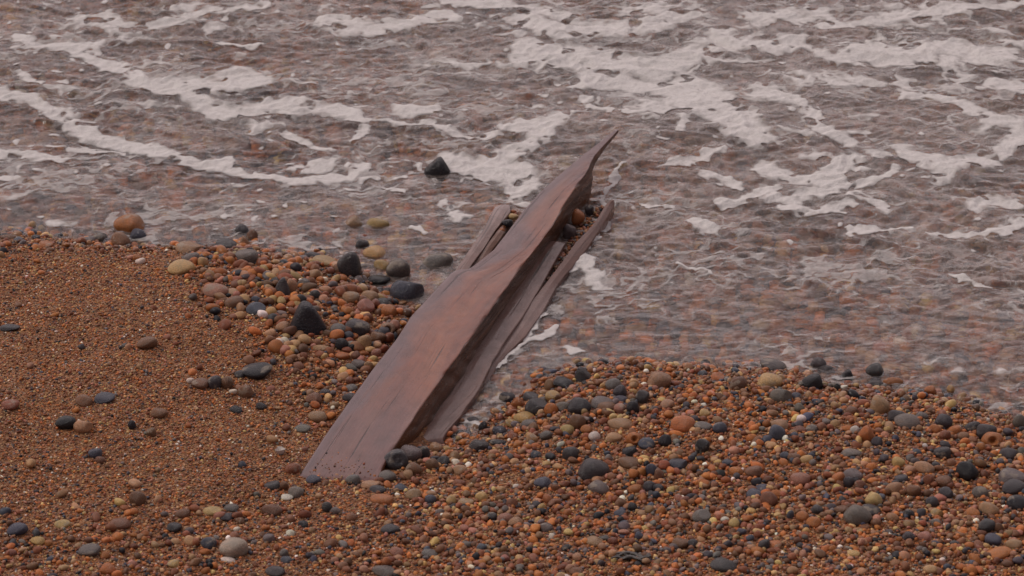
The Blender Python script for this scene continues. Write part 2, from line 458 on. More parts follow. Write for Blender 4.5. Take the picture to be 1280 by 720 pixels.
# ------------------------------------------------------------------ foam lying on the water
FOAM = [  # polylines (photograph px on the water plane) with half width in px
    ([(-30, 112), (35, 132), (90, 152), (150, 178), (200, 196)], 10), ([(90, 62), (150, 92), (195, 112), (240, 122)], 9), ([(200, 108), (260, 112), (320, 100)], 16),
    ([(235, 125), (270, 140), (300, 140), (330, 130)], 15), ([(320, 128), (380, 136), (430, 142), (462, 152)], 11), ([(462, 150), (450, 172)], 8),
    ([(150, 178), (200, 192), (240, 203)], 12), ([(240, 203), (300, 214), (360, 228), (420, 222), (460, 206)], 9), ([(360, 165), (395, 182), (415, 190)], 6), ([(380, 208), (412, 206)], 9),
    ([(258, 200), (282, 203)], 5), ([(-20, 186), (30, 195), (70, 206)], 8), ([(90, 185), (150, 192)], 5), ([(-20, 215), (20, 222)], 5), ([(30, 50), (70, 62), (120, 60)], 9), ([(30, 90), (56, 104)], 5),
    ([(130, 25), (200, 35), (240, 22), (330, 12)], 8), ([(270, 60), (330, 58)], 5), ([(400, 30), (470, 40), (560, 22)], 9), ([(560, 2), (640, 10), (720, 30)], 10),
    ([(690, 148), (672, 172), (640, 196), (600, 210), (570, 205)], 17), ([(620, 205), (660, 230), (650, 250)], 15), ([(600, 165), (680, 155)], 8), ([(500, 140), (545, 143)], 11), ([(470, 152), (540, 162), (600, 168)], 4),
    ([(556, 254), (585, 274)], 7), ([(480, 232), (500, 238)], 3), ([(520, 285), (530, 290)], 5),
    ([(650, 30), (700, 45), (780, 40), (860, 20)], 15), ([(660, 70), (740, 80), (820, 85), (880, 70)], 20), ([(740, 100), (820, 110), (880, 130)], 18), ([(860, 110), (910, 140), (945, 172)], 22),
    ([(900, 50), (960, 60), (1000, 50)], 14), ([(940, 110), (1000, 130), (1020, 160), (1070, 185)], 9), ([(985, 20), (1060, 30), (1150, 15), (1290, 5)], 9), ([(1060, 70), (1120, 72), (1180, 64), (1260, 72)], 13),
    ([(1130, 118), (1190, 130), (1240, 150), (1290, 175)], 9), ([(1270, 180), (1230, 205), (1180, 215), (1130, 190)], 14), ([(960, 215), (990, 225), (1030, 225), (1060, 205)], 14), ([(1010, 240), (1070, 235), (1120, 215)], 9),
    ([(900, 250), (950, 240), (1000, 250)], 9), ([(985, 262), (1050, 262)], 8), ([(1225, 255), (1265, 258)], 13), ([(1170, 300), (1250, 290), (1290, 280)], 5), ([(870, 285), (900, 288)], 8), ([(830, 205), (880, 200), (910, 190)], 6),
    ([(880, 215), (920, 225)], 8), ([(800, 255), (840, 262)], 4), ([(1060, 292), (1140, 285)], 4), ([(770, 205), (766, 235), (755, 262)], 4), ([(760, 268), (740, 300), (700, 352), (668, 396)], 5), ([(725, 330), (738, 352)], 9),
    ([(668, 396), (648, 424), (626, 452), (600, 492)], 4), ([(690, 405), (650, 420)], 5), ([(708, 430), (716, 436)], 7), ([(855, 150), (845, 170)], 6),
    ([(1180, 340), (1240, 360)], 3), ([(860, 330), (900, 345)], 3), ([(1240, 110), (1290, 120)], 8), ([(1010, 100), (1060, 110)], 5), ([(1060, 250), (1110, 262)], 6), ([(730, 130), (800, 140)], 6)]
fs = 0.0035
fxa, fya = np.arange(-1.55, 1.55, fs), np.arange(4.6, 7.75, fs)
FX, FY = np.meshgrid(fxa, fya)
wob_x = 0.026 * fbm(FX * 7, FY * 7, 71, 4, 0.6)
wob_y = 0.036 * fbm(FX * 7, FY * 7, 72, 4, 0.6)
qx, qy = FX + wob_x, FY + wob_y
PU, PV = to_px(qx, qy, 0.0)
dens = np.full(FX.shape, -1.0)
for pts, w in FOAM:
    w = w * 1.0
    for (u0, v0), (u1, v1) in zip(pts[:-1], pts[1:]):
        m = (PU > min(u0, u1) - 4 * w) & (PU < max(u0, u1) + 4 * w) & (PV > min(v0, v1) - 3 * w) & (PV < max(v0, v1) + 3 * w)
        if not m.any(): continue
        uu, vv = PU[m], PV[m]
        ax, ay = u1 - u0, (v1 - v0) * 1.5
        t = np.clip(((uu - u0) * ax + (vv - v0) * 1.5 * ay) / (ax * ax + ay * ay), 0, 1)
        dd = np.hypot(uu - u0 - t * ax, (vv - v0) * 1.5 - t * ay) / w
        dens[m] = np.maximum(dens[m], 1.35 - dd)
far = sstep(300, 30, PV) * (0.5 + 0.5 * sstep(500, 1000, PU))
lace = 1 - 2.0 * np.abs(fbm(qx * 8, qy * 8, 75, 3, 0.5))
strk = fbm(FX * 4 + 9, FY * 9, 77, 4, 0.55)
field = np.maximum(dens, -0.9) + 0.26 * fbm(FX * 11, FY * 12, 73, 3, 0.5)
field = np.maximum(field, 0.7 * lace + 0.8 * strk - 0.98 + 0.80 * far)
holes = noise(FX * 17, FY * 17, 79) + 0.5 * noise(FX * 40, FY * 40, 80)
field = field - 0.9 * sstep(0.30, 0.62, holes)
thr = 1 - 3.6 * np.abs(fbm(qx * 6 + 2, qy * 15 - 2.5 * qx, 86, 3, 0.5))
thr = thr * 0.75 + 0.55 * fbm(FX * 2.6, FY * 4.0, 87, 3) - 0.58 + 0.12 * sstep(430, 200, PV)
field = np.maximum(field, np.minimum(thr, 0.26))  # thin pale threads laid into the foam, imitating sky reflections on ripples
blob = noise(FX * 30 + 4, FY * 30, 83) - 0.62 + 0.25 * fbm(FX * 3, FY * 3, 84, 2) - 0.25 * sstep(250, 420, PV) 
field = np.maximum(field, 3.0 * blob)
cover = sstep(-0.34, 0.72, field)
shore = -sdist(FX, FY)
cover = cover * sstep(-0.005, 0.02, shore)
cover[height(FX, FY) > -0.001] = 0
FZ = waves(FX, FY) + 0.0012 + 0.0024 * cover * (0.7 + 0.6 * noise(FX * 60, FY * 60, 81))
keep = cover > 0.03
q = keep[:-1, :-1] & keep[1:, :-1] & keep[:-1, 1:] & keep[1:, 1:]
fi = grid_faces(len(fxa), len(fya))[q.ravel()]
used, inv = np.unique(fi.ravel(), return_inverse=True)
fv = np.stack([FX.ravel(), FY.ravel(), FZ.ravel()], 1)[used]
me = raw_mesh('sea_foam', fv, inv.reshape(-1, 4))
fattr(me, 'cover', cover.ravel()[used])
tag(link('sea_foam', me, M_FOAM), 'white lacy sea foam drifting in patches on the shallow water', 'foam', kind='stuff')

# ------------------------------------------------------------------ stones: shared shapes
def ico(n):
    import bmesh
    b = bmesh.new()
    bmesh.ops.create_icosphere(b, subdivisions=n, radius=1.0)
    b.verts.ensure_lookup_table()
    V = np.array([v.co[:] for v in b.verts]); F = np.array([[v.index for v in f.verts] for f in b.faces])
    b.free()
    return V, F

def lumpy(V, seed, planes=11, soft=9.0, jit=0.24, rough=0.04):
    """a rounded, slightly faceted stone: soft intersection of half spaces"""
    r = np.random.default_rng(seed)
    nrm = r.normal(size=(planes, 3)); nrm /= np.linalg.norm(nrm, axis=1)[:, None]
    dist = 1.0 + r.uniform(-jit, jit * 0.5, planes)
    c = np.maximum(V @ nrm.T, 1e-3) / dist
    rad = (np.sum(c ** soft, axis=1) + 1.0) ** (-1.0 / soft)
    P = V * rad[:, None]
    o = r.uniform(0, 50, 3)
    P *= (1 + rough * (np.sin(3.1 * P[:, 0] + o[0]) * np.cos(2.7 * P[:, 1] + o[1]) + 0.6 * np.sin(5.3 * P[:, 2] + o[2] + 2 * P[:, 0])))[:, None]
    P -= (P.max(0) + P.min(0)) / 2
    P /= P.max(0)
    return P

V4, F4 = ico(5)
V3, F3 = ico(3)
V2, F2 = ico(2)
SHAPES = {}
def shape(key, P, F=F4):
    SHAPES.setdefault(key, []).append(raw_mesh('pebble', P, F))

for k in range(8): shape('r', lumpy(V4, 100 + k, 12, 7, 0.16))
for k in range(4): shape('a', lumpy(V4, 140 + k, 9, 22, 0.34, 0.02))
def facet(V, nd, soft=16.0):
    nd = np.array(nd, float)
    n = nd[:, :3] / np.linalg.norm(nd[:, :3], axis=1)[:, None]
    c = np.maximum(V @ n.T, 1e-4) / nd[:, 3]
    P = V * (np.sum(c ** soft, 1) ** (-1 / soft))[:, None]
    P = P * (1 + 0.02 * np.sin(4 * P[:, :1] + 1) * np.cos(5 * P[:, 2:3]))
    P -= (P.max(0) + P.min(0)) / 2
    return P / P.max(0)
for k, q in enumerate((0.55, -0.35, 0.2)):   # fin and pyramid shaped flints
    shape('p', facet(V4, [(1, 0.1, 0.58 + q * 0.35, 0.72), (-1, 0.15, 0.58 - q * 0.35, 0.72), (0.1, 1, 0.4, 0.7), (-0.1, -1, 0.35, 0.7), (0.5, -0.8, 0.3, 0.8), (-0.6, -0.7, 0.35, 0.8), (q * 0.8, 0, 1, 0.95), (0, 0, -1, 0.6), (0.7, 0.7, 0.4, 0.8), (-0.7, 0.7, 0.4, 0.8)], 9.0))
P = lumpy(V4, 185, 12, 10, 0.2)              # flint with a broad shallow hollow
Dn = P / np.linalg.norm(P, axis=1)[:, None]
P *= (1 - 0.22 * sstep(0.80, 0.97, Dn @ np.array([0.25, -0.80, 0.545])))[:, None]
shape('c', P)
for k in range(2):
    P = lumpy(V4, 170 + k, 12, 8, 0.14)
    P[:, 2] += 0.45 * (P[:, 0] ** 2 - 0.4) * 0.9
    P[:, 0] *= 1.0; P -= (P.max(0) + P.min(0)) / 2; P /= P.max(0)
    shape('k', P)
for k in range(2):   # naturally holed flint
    P = lumpy(V4, 180 + k, 12, 8, 0.14)
    ax = np.array([0.15, -0.75, 0.62]); ax /= np.linalg.norm(ax)
    Dn = P / np.linalg.norm(P, axis=1)[:, None]
    c = Dn @ ax
    P *= (1 - 0.85 * sstep(0.86, 0.97, c))[:, None]
    shape('h', P)
for k in range(3):   # thin broken shell
    P = V4.copy()
    P[:, 2] = 0.25 * P[:, 2] + 0.8 * (P[:, 0] ** 2 + P[:, 1] ** 2)
    P[:, 0] *= 1 + 0.3 * np.sin(3 * np.arctan2(P[:, 1], P[:, 0]) + k)
    P -= (P.max(0) + P.min(0)) / 2; P /= P.max(0)
    shape('s', P)
for L in SHAPES.values():
    for m in L: m.materials.append(M_PEB)

# ------------------------------------------------------------------ the stones one can tell apart: x y w h colour shape   (u = under water, e = emerging from water)
PEBBLES = """
161 279 37 25 O r e|172 292 20 14 B r e|151 302 24 22 T r|181 269 22 11 D r u|204 269 28 12 G r u|45 297 10 7 D r e|57 307 18 10 O|110 299 18 7 G r e|124 295 20 8 G r e|40 279 10 6 Y r e|11 296 22 6 N r e|171 323 10 9 O|227 335 33 18 Y
236 311 32 17 T a|239 323 22 14 G|283 306 27 12 D|273 311 18 10 G|280 321 19 8 K|307 303 20 18 T p|302 285 18 11 D r e|315 294 14 14 N r e|308 322 29 20 G|253 329 12 14 Y|269 364 31 18 P|290 366 18 10 T|292 378 24 15 N|352 360 26 28 D p|365 358 14 22 T|380 355 16 13 G|320 375 12 10 B|320 387 24 15 B a|385 399 54 50 K p|405 327 30 14 Y|333 364 9 9 O|324 356 8 8 Y
443 275 24 14 T a e|472 277 29 12 Y r e|428 305 17 13 Y|442 313 20 12 R|453 303 17 11 D a e|468 314 28 15 Y r e|478 330 22 14 Y r e|436 334 29 34 D r|498 336 29 27 G r e|509 366 42 34 B a|547 323 38 20 G r e|474 349 27 12 K r e|483 365 14 10 D|478 380 22 14 D|424 337 16 14 N|390 319 20 9 D|378 323 14 8 G|438 373 22 16 T|462 372 22 16 T|457 384 22 18 P a|486 391 19 18 O|393 370 14 14 D|514 382 14 10 R a|450 358 12 8 Y
447 409 31 21 D a|422 413 22 16 G|441 420 14 8 O|455 429 18 20 T|427 431 16 15 K|439 435 10 10 K|484 413 21 19 T h|472 423 20 16 N|470 441 13 10 P|354 410 19 15 T|357 420 11 7 Y|401 435 20 9 T|405 446 10 9 Y|428 445 18 10 O|322 464 37 20 K k|300 468 14 9 D|448 456 18 12 G|439 485 16 8 G|406 490 14 8 D|437 476 12 10 R|461 458 12 14 T
12 410 25 9 D|184 429 25 15 N|238 476 10 8 W|251 480 22 13 N|268 478 18 16 D|283 479 16 16 N|307 490 18 17 N|105 501 22 14 N|131 498 25 13 B|83 529 25 17 K|104 533 23 16 T a|13 506 22 12 R|199 517 20 13 N|165 532 10 12 K|189 541 12 12 N|295 512 16 8 K|327 508 14 10 D|119 567 17 13 B|125 576 12 10 N|172 624 20 18 N|378 536 20 9 G|397 521 23 14 T|392 499 20 14 N|437 497 18 11 D|394 506 12 10 O|418 506 12 8 T
392 600 19 11 B|441 600 18 14 G|495 577 30 27 D c|513 569 28 23 G|530 568 16 20 D|517 587 21 17 N|540 582 17 17 N|554 577 16 13 D|545 561 16 14 T|484 596 22 14 G|575 588 18 12 T|463 606 24 10 T|366 586 19 14 R|501 610 17 9 B
730 469 29 25 D p|705 479 27 13 K|687 482 13 15 T|664 496 20 10 D|634 496 20 13 D r e|671 510 29 22 D a|689 513 17 17 O|647 504 17 15 O a|691 496 19 14 Y|767 482 21 16 G|775 491 17 18 D|724 509 29 22 D|704 509 18 13 G|754 505 29 16 G|758 510 22 14 N|776 500 16 10 B|775 512 15 14 P|791 511 16 18 K|803 498 17 18 D k|824 476 30 22 T|655 522 26 14 Y|640 529 17 11 Y|661 530 18 11 G|722 529 20 20 N|709 538 17 13 Y|733 538 15 12 O|743 546 15 12 W|767 547 20 12 T|775 530 30 13 T|792 550 19 17 O h|808 555 21 15 B|787 565 18 13 K|713 568 20 18 D
599 558 25 17 D a|622 553 23 9 K|591 528 18 12 D|593 534 10 8 Y|604 535 12 15 K|624 539 18 12 B|641 546 14 10 R|665 550 15 15 T|683 545 16 12 G|670 569 13 10 B|688 571 13 9 K
923 481 21 19 N|962 477 31 20 Y|966 456 32 15 G k e|1023 452 20 12 D r e|1032 465 22 16 D|1015 479 25 21 K|976 496 27 21 G a|897 472 18 10 O a|911 460 12 9 R r e|854 531 30 21 O|879 533 23 10 G|900 536 19 15 B|971 542 21 21 B|974 532 22 14 T|878 560 18 20 K k|831 552 16 16 K|881 517 13 10 Y|834 506 18 12 T|923 558 9 6 W s|995 496 14 10 B|1015 537 15 11 G|878 467 12 7 B|1000 537 18 10 R a
1094 460 23 14 D r e|1094 478 21 8 D r e|1058 471 25 22 K p|1047 485 8 11 K|1100 509 23 25 T r|1064 515 16 13 N|1077 515 11 10 R|1121 522 22 18 D|1134 528 32 19 G|1152 521 17 12 G|1179 528 22 19 D|1169 537 15 13 O|1194 539 17 14 O|1181 545 14 13 R|1216 535 20 16 D|1233 541 25 21 D|1240 551 26 20 O h|1274 530 17 21 G|1083 544 18 21 O|1069 538 12 11 W|1096 553 14 13 D|1064 567 25 13 G a|1178 566 21 15 D|1226 560 13 12 O|1261 568 23 15 D|1125 451 13 9 O r u|1117 475 26 8 O r e|1163 487 15 11 O r e|1189 484 10 7 Y r e
517 619 20 15 T|477 624 28 11 O|538 625 14 12 B|472 612 20 9 D|574 605 16 11 R|631 585 11 10 P|678 604 21 14 B|602 621 15 12 Y|564 626 13 13 Y|582 628 20 9 T|488 662 23 13 D|549 641 13 10 G|615 646 13 10 D|631 648 19 13 P|644 653 18 12 T|683 660 18 12 G|496 690 17 11 P|537 692 20 9 G|602 685 13 10 B|690 671 8 8 W|645 608 8 6 W|677 635 11 11 Y
742 588 38 28 D|748 610 26 17 G|815 589 16 19 B|824 594 12 15 N|787 579 27 14 N|847 580 24 13 B a|812 609 16 14 D|823 611 14 11 K|793 611 18 11 O|877 646 23 15 G a|776 629 15 12 N|790 634 13 11 K|775 641 15 8 B|744 677 22 12 T a|799 671 11 11 B|766 677 13 10 R|866 680 13 11 D|850 680 20 13 N|708 685 13 9 K
953 611 18 10 B|943 618 21 12 B|961 625 21 20 N|942 590 21 15 N|1000 600 24 17 P|992 572 18 12 N|981 571 12 11 B|1008 575 17 12 Y|1072 645 34 25 G|1092 625 20 17 Y|1089 637 23 12 D|1048 599 16 17 O|1066 594 24 15 G a|1061 604 14 15 D|1075 607 15 12 R|1003 647 16 14 O|988 644 9 13 B|1021 637 15 11 D|1050 637 22 9 N|1017 653 18 13 O|955 682 14 16 D|968 682 18 11 O|912 672 12 8 K|927 665 12 9 B|1065 692 19 9 Y|910 578 15 8 B|920 589 17 11 O
1209 590 27 25 K|1266 597 33 20 G|1268 610 29 18 D|1272 629 27 17 K|1182 618 18 16 D|1225 617 20 16 G|1180 603 23 16 N|1161 601 14 15 R|1155 585 25 17 T|1123 579 16 14 Y|1137 588 15 11 T|1117 611 21 17 T|1142 614 18 15 N|1165 628 16 13 D|1136 643 15 12 K|1171 642 15 13 Y a|1170 654 14 10 G|1236 637 24 18 T|1216 642 17 12 O|1234 658 21 17 D|1248 661 12 14 N|1241 675 21 14 B|1248 692 34 13 O|1136 671 16 12 D|1156 671 17 12 P|1267 680 20 13 T|1269 642 8 5 W s|1126 598 17 9 D
292 686 35 25 W|261 680 19 15 B|218 660 18 12 D|265 639 23 10 Y a|289 635 18 9 G|284 647 17 10 D|300 651 11 8 N|340 638 25 16 N|340 607 20 11 D|355 608 11 12 N|370 616 19 14 G|359 622 15 8 W|409 635 13 14 D|419 639 13 10 G|379 656 14 9 K|363 667 11 9 W|336 673 14 11 G|355 692 11 11 G|358 700 14 8 B|332 660 10 8 O|228 642 18 11 N|217 705 15 10 Y|285 700 18 7 W|344 714 25 13 D|296 662 9 7 W
22 662 25 15 B|78 655 19 9 Y|112 688 27 14 G|150 655 25 14 N|47 676 17 9 Y|135 712 20 14 O|480 714 29 14 G|351 565 12 9 W s|547 208 33 26 K a e|723 272 16 18 O r t|737 263 11 12 D r t|712 290 17 20 G a t|634 279 14 10 K r t|642 271 12 8 Y r t|627 289 8 7 O r t|600 315 7 6 O r t|905 707 34 15 D|720 714 18 10 N"""

HAND = {  # (x, y): label, short name used by its neighbours
    (161, 279): ('large smooth orange cobble with a dark spot, standing in the water at the left edge', 'big orange waterline cobble'),
    (227, 335): ('long cream and yellow flint lying where the sand meets the gravel', 'long cream flint'),
    (307, 303): ('cone shaped tan stone standing at the water edge on the left', 'cone shaped tan stone'),
    (308, 322): ('wide greenish grey cobble half buried behind the orange gravel', 'wide greenish cobble'),
    (269, 364): ('broad pinkish pebble on the upper edge of the smooth sand', 'broad pinkish pebble'),
    (352, 360): ('dark grey domed flint standing upright among the orange gravel', 'dark domed flint'),
    (385, 399): ('big pointed black flint standing tallest on the beach left of the timber', 'big pointed black flint'),
    (436, 334): ('tall banded dark grey cobble leaning at the water edge', 'tall banded cobble'),
    (498, 336): ('round grey brown cobble in the water just behind the angular blue flint', 'round grey brown cobble'),
    (509, 366): ('large angular blue grey flint touching the left edge of the timber', 'large angular blue flint'),
    (547, 323): ('flat speckled grey stone awash in the water left of the timber', 'flat awash grey stone'),
    (472, 277): ('smooth flat yellow orange pebble awash in the water, farthest out on the left', 'flat yellow awash pebble'),
    (447, 409): ('dark angular flint with pale edges near the left side of the timber', 'dark pale-edged flint'),
    (484, 413): ('tan ring shaped pebble with a hole beside the left edge of the timber', 'tan ring shaped pebble'),
    (322, 464): ('black kidney shaped flint lying on the sand left of the timber', 'black kidney shaped flint'),
    (184, 429): ('single brown oval pebble alone on the bare sand at left', 'lone brown sand pebble'),
    (83, 529): ('black oval pebble on the sand touching a pale angular one', 'black sand pebble'),
    (131, 498): ('flat blue grey pebble on the sand beside a brown one', 'flat blue sand pebble'),
    (251, 480): ('brown oval pebble at the left of the short row on the sand', 'brown row pebble'),
    (495, 577): ('dark flint with a pale hollow against the right corner of the timber foot', 'dark hollow flint'),
    (513, 569): ('smooth grey cobble wedged behind the hollow flint at the timber foot', 'smooth grey foot cobble'),
    (517, 587): ('round olive brown pebble in front of the smooth grey cobble at the timber foot', 'round olive pebble'),
    (392, 600): ('blue grey pebble resting at the buried lower end of the timber', 'blue pebble below the timber'),
    (730, 469): ('dark grey pyramid shaped stone on top of the gravel bank by the water', 'dark pyramid stone'),
    (671, 510): ('large angular slate grey stone beside a round orange pebble', 'large slate stone'),
    (724, 509): ('large smooth dark grey cobble below the pyramid shaped stone', 'large smooth dark cobble'),
    (824, 476): ('large pale cream cobble at the water edge right of the timber', 'large pale cream cobble'),
    (792, 550): ('orange pebble pierced by a dark hole in the middle of the gravel bank', 'holed orange pebble'),
    (854, 531): ('smooth orange brown egg shaped cobble in the middle of the gravel bank', 'orange brown egg cobble'),
    (962, 477): ('big yellow domed cobble at the water edge', 'big yellow dome'),
    (966, 456): ('flat grey stone with a dipped top awash behind the yellow dome', 'dipped grey stone'),
    (971, 542): ('dark blue black ball shaped pebble in front of a tan one', 'blue black ball pebble'),
    (1015, 479): ('black blocky cobble at the water edge right of the yellow dome', 'black blocky cobble'),
    (1058, 471): ('black pyramid shaped stone at the water edge on the right', 'black pyramid stone'),
    (1094, 460): ('dark oval stone awash in the water beyond the black pyramid', 'dark awash oval'),
    (1100, 509): ('upright tan cobble glistening wet near the water edge', 'upright tan cobble'),
    (1134, 528): ('long dark grey cobble right of the upright tan one', 'long grey cobble'),
    (1240, 551): ('round orange pebble with a dimple at the right side of the photo', 'dimpled orange pebble'),
    (1209, 590): ('large blue black cobble at the right side of the gravel bank', 'large blue black cobble'),
    (1266, 597): ('large olive grey cobble cut by the right edge of the photo', 'large edge cobble'),
    (1182, 618): ('dark brown round pebble in the gravel at lower right', 'dark brown round pebble'),
    (1234, 658): ('dark grey domed pebble in the lower right corner', 'dark domed corner pebble'),
    (1248, 692): ('long flat orange stone at the very bottom right of the beach', 'long flat orange stone'),
    (1072, 645): ('large round grey cobble at lower right beside a cream pebble', 'large round grey cobble'),
    (1000, 600): ('broad pinkish brown pebble in the gravel right of the olive pebble', 'broad pinkish brown pebble'),
    (961, 625): ('dark olive pebble in front of two blue grey ones', 'dark olive pebble'),
    (742, 588): ('largest dark grey cobble lying in the middle of the gravel below the timber', 'largest dark gravel cobble'),
    (748, 610): ('grey pebble with an orange patch in front of the largest dark cobble', 'orange patched pebble'),
    (815, 589): ('upright blue black pebble right of a flat brown one', 'upright blue black pebble'),
    (877, 646): ('rough lumpy grey stone in the lower middle of the gravel', 'rough lumpy stone'),
    (678, 604): ('dark blue oval pebble in the gravel left of the largest dark cobble', 'dark blue oval'),
    (477, 624): ('long orange pebble in the gravel below the timber foot', 'long orange pebble'),
    (488, 662): ('dark brown oblong pebble on the fine gravel at bottom centre', 'dark oblong pebble'),
    (631, 648): ('pinkish pebble in a pair at bottom centre', 'pinkish pair pebble'),
    (292, 686): ('large speckled pale grey cobble on the sand at bottom left', 'large speckled pale cobble'),
    (340, 638): ('broad brown pebble half sunk in fine gravel at lower left', 'broad brown sunk pebble'),
    (265, 639): ('flat cream yellow chip on the sand at lower left', 'flat cream chip'),
    (22, 662): ('blue grey pebble near the left edge at the bottom of the beach', 'blue left edge pebble'),
    (112, 688): ('broad flat grey pebble near the bottom left corner', 'broad flat corner pebble'),
    (172, 624): ('lumpy brown pebble standing on the sand at lower left', 'lumpy brown pebble'),
    (547, 208): ('blocky black stone sticking out of the water behind the timber', 'black stone in the water'),
    (723, 272): ('round orange pebble wedged in the split of the timber', 'orange wedged pebble'),
    (712, 290): ('angular grey stone wedged in the split of the timber', 'grey wedged stone'),
    (351, 565): ('small white broken shell on the orange sand left of the timber', 'white shell'),
    (905, 707): ('dark flat pebble at the bottom edge of the photo right of centre', 'dark bottom edge pebble'),
}
CNAME = {'O': 'orange', 'R': 'red brown', 'N': 'brown', 'T': 'tan', 'Y': 'yellow cream', 'G': 'grey', 'D': 'dark grey', 'K': 'black', 'B': 'blue grey', 'W': 'off-white', 'P': 'pinkish'}

specs = []
for tok in PEBBLES.replace('\n', '|').split('|'):
    p = tok.split()
    if len(p) < 5: continue
    x, y, w, h = map(float, p[:4])
    specs.append(dict(x=x, y=y, w=w, h=h, c=p[4], s=p[5] if len(p) > 5 else 'r', f=p[6] if len(p) > 6 else ''))

def words_for(s):
    size = 'large' if s['w'] >= 27 else 'medium' if s['w'] >= 17 else 'small'
    r = s['w'] / s['h']
    shp = {'a': 'angular', 'c': 'hollow', 'k': 'kidney shaped', 'h': 'holed', 'p': 'pointed'}.get(s['s']) or ('flat' if r > 1.85 else 'oval' if r > 1.3 else 'upright' if r < 0.85 else 'round')
    noun = 'shell chip' if s['s'] == 's' else 'pebble'
    return f"{size} {shp} {CNAME[s['c']]} {noun}"

def bearing(dx, dy):
    """where a stone lies as seen from a landmark"""
    dy = dy * 1.6
    a = (math.degrees(math.atan2(-dy, dx)) + 360) % 360
    return ['right of', 'behind and right of', 'behind', 'behind and left of', 'left of', 'in front and left of', 'in front of', 'in front and right of'][int((a + 22.5) // 45) % 8]

taken = set(v[0] for v in HAND.values())
marks = [(k, v[1]) for k, v in HAND.items()]
for s in specs:
    key = (int(s['x']), int(s['y']))
    if key in HAND:
        s['label'] = HAND[key][0]
        continue
    near = sorted(marks, key=lambda m: (m[0][0] - s['x']) ** 2 + (1.6 * (m[0][1] - s['y'])) ** 2)
    for pre in ('', 'wet '):
        done = False
        for (mx, my), nm in near[:4]:
            lab = f"{pre}{words_for(s)} {bearing(s['x'] - mx, s['y'] - my)} the {nm}"
            if lab not in taken and len(lab.split()) <= 16:
                taken.add(lab); s['label'] = lab; done = True
                break
        if done: break

FOOT = []          # footprints (x, y, r) that the small gravel keeps clear of
def place_stones():
    cnt = {}
    for i, s in enumerate(specs):
        r = random.Random(1000 + i)
        th = math.atan2(CAM_H, 5.3)
        x0, y0, g0 = on_ground(s['x'], s['y'])
        sc_px = math.sqrt(float(x0) ** 2 + float(y0) ** 2 + CAM_H ** 2) / FPX
        a = s['w'] * 0.5 * sc_px * 1.04
        hh = s['h'] * 0.5 * sc_px * 1.12
        b = min(0.88 * a, 0.72 * hh / math.sin(th))
        b = max(b, 0.45 * a)
        c = math.sqrt(max(hh * hh - (b * math.sin(th)) ** 2, (0.35 * hh) ** 2)) / math.cos(th)
        c = min(c, 1.5 * a)
        if s['s'] == 'p': c *= 0.86
        if s['f'] == 'e':
            x, y, g = on_ground(s['x'], s['y'], 0.30 * c, water=True)
            bed = float(height(x, y))
            top = max(bed, 0) + 1.15 * c
            bot = bed - 0.12 * c
            z, cz = (top + bot) / 2, (top - bot) / 2
        elif s['f'] == 't':
            zt = {723: 0.022, 737: 0.018, 712: 0.016, 634: 0.018, 642: 0.016, 627: 0.016, 600: 0.022}[int(s['x'])]
            x, y = at_z(s['x'], s['y'], zt)
            z, cz = zt, c
        else:
            x, y, g = on_ground(s['x'], s['y'], 0.42 * c)
            z, cz = float(g) + 0.42 * c, c
        var = SHAPES[s['s']]
        k = cnt.get(s['s'], 0); cnt[s['s']] = k + 1
        nm = 'shell_fragment' if s['s'] == 's' else 'pebble'
        o = bpy.data.objects.new(nm, var[k % len(var)])
        COL.objects.link(o)
        o.location = (float(x), float(y), z)
        flip = r.choice((0, math.pi)) if s['s'] == 'r' else 0
        o.rotation_euler = (R(r.uniform(-9, 9)), R(r.uniform(-9, 9)), flip + R(r.uniform(-14, 14)))
        o.scale = (a, b, cz)
        v = r.uniform(0.84, 1.16)
        base = (0.34, 0.275, 0.22) if (s['x'], s['y']) == (292, 686) else PAL[s['c']]
        wet = float(sstep(0.22, 0.02, sdist(np.array([float(x)]), np.array([float(y)])))[0])     # how wet the stone still is
        o.color = tuple(min(1, q * v * (1 - 0.14 * wet) * r.uniform(0.94, 1.06)) for q in base) + (0.25 + 0.75 * wet,)
        grp = 'stones in the shallow water' if s['f'] in ('e', 'u') else 'pebbles caught in the split timber' if s['f'] == 't' else 'pebbles on the shingle beach'
        tag(o, s['label'], 'shell' if s['s'] == 's' else 'pebble', grp)
        FOOT.append((float(x), float(y), max(a, b)))
place_stones()

# ------------------------------------------------------------------ the timber
def up(pt, z):
    x, y = at_z(pt[0], pt[1], z)
    return np.array([float(x), float(y), z])

def catmull(P, n, sm=0.6):
    """P: S x K x 3 section loops -> n x K x 3"""
    P = np.asarray(P)
    S = len(P)
    L = np.concatenate([[0], np.cumsum(np.linalg.norm(np.diff(P.mean(1), axis=0), axis=1))])
    out, us = [], np.linspace(0, L[-1], n)
    for u in us:
        i = min(int(np.searchsorted(L, u, 'right')) - 1, S - 2)
        t = (u - L[i]) / (L[i + 1] - L[i])
        p0, p1, p2, p3 = P[max(i - 1, 0)], P[i], P[i + 1], P[min(i + 2, S - 1)]
        c = 0.5 * (2 * p1 + (p2 - p0) * t + (2 * p0 - 5 * p1 + 4 * p2 - p3) * t * t + (3 * p1 - p0 - 3 * p2 + p3) * t ** 3)
        out.append(sm * c + (1 - sm) * (p1 + (p2 - p1) * t))
    return np.array(out), us

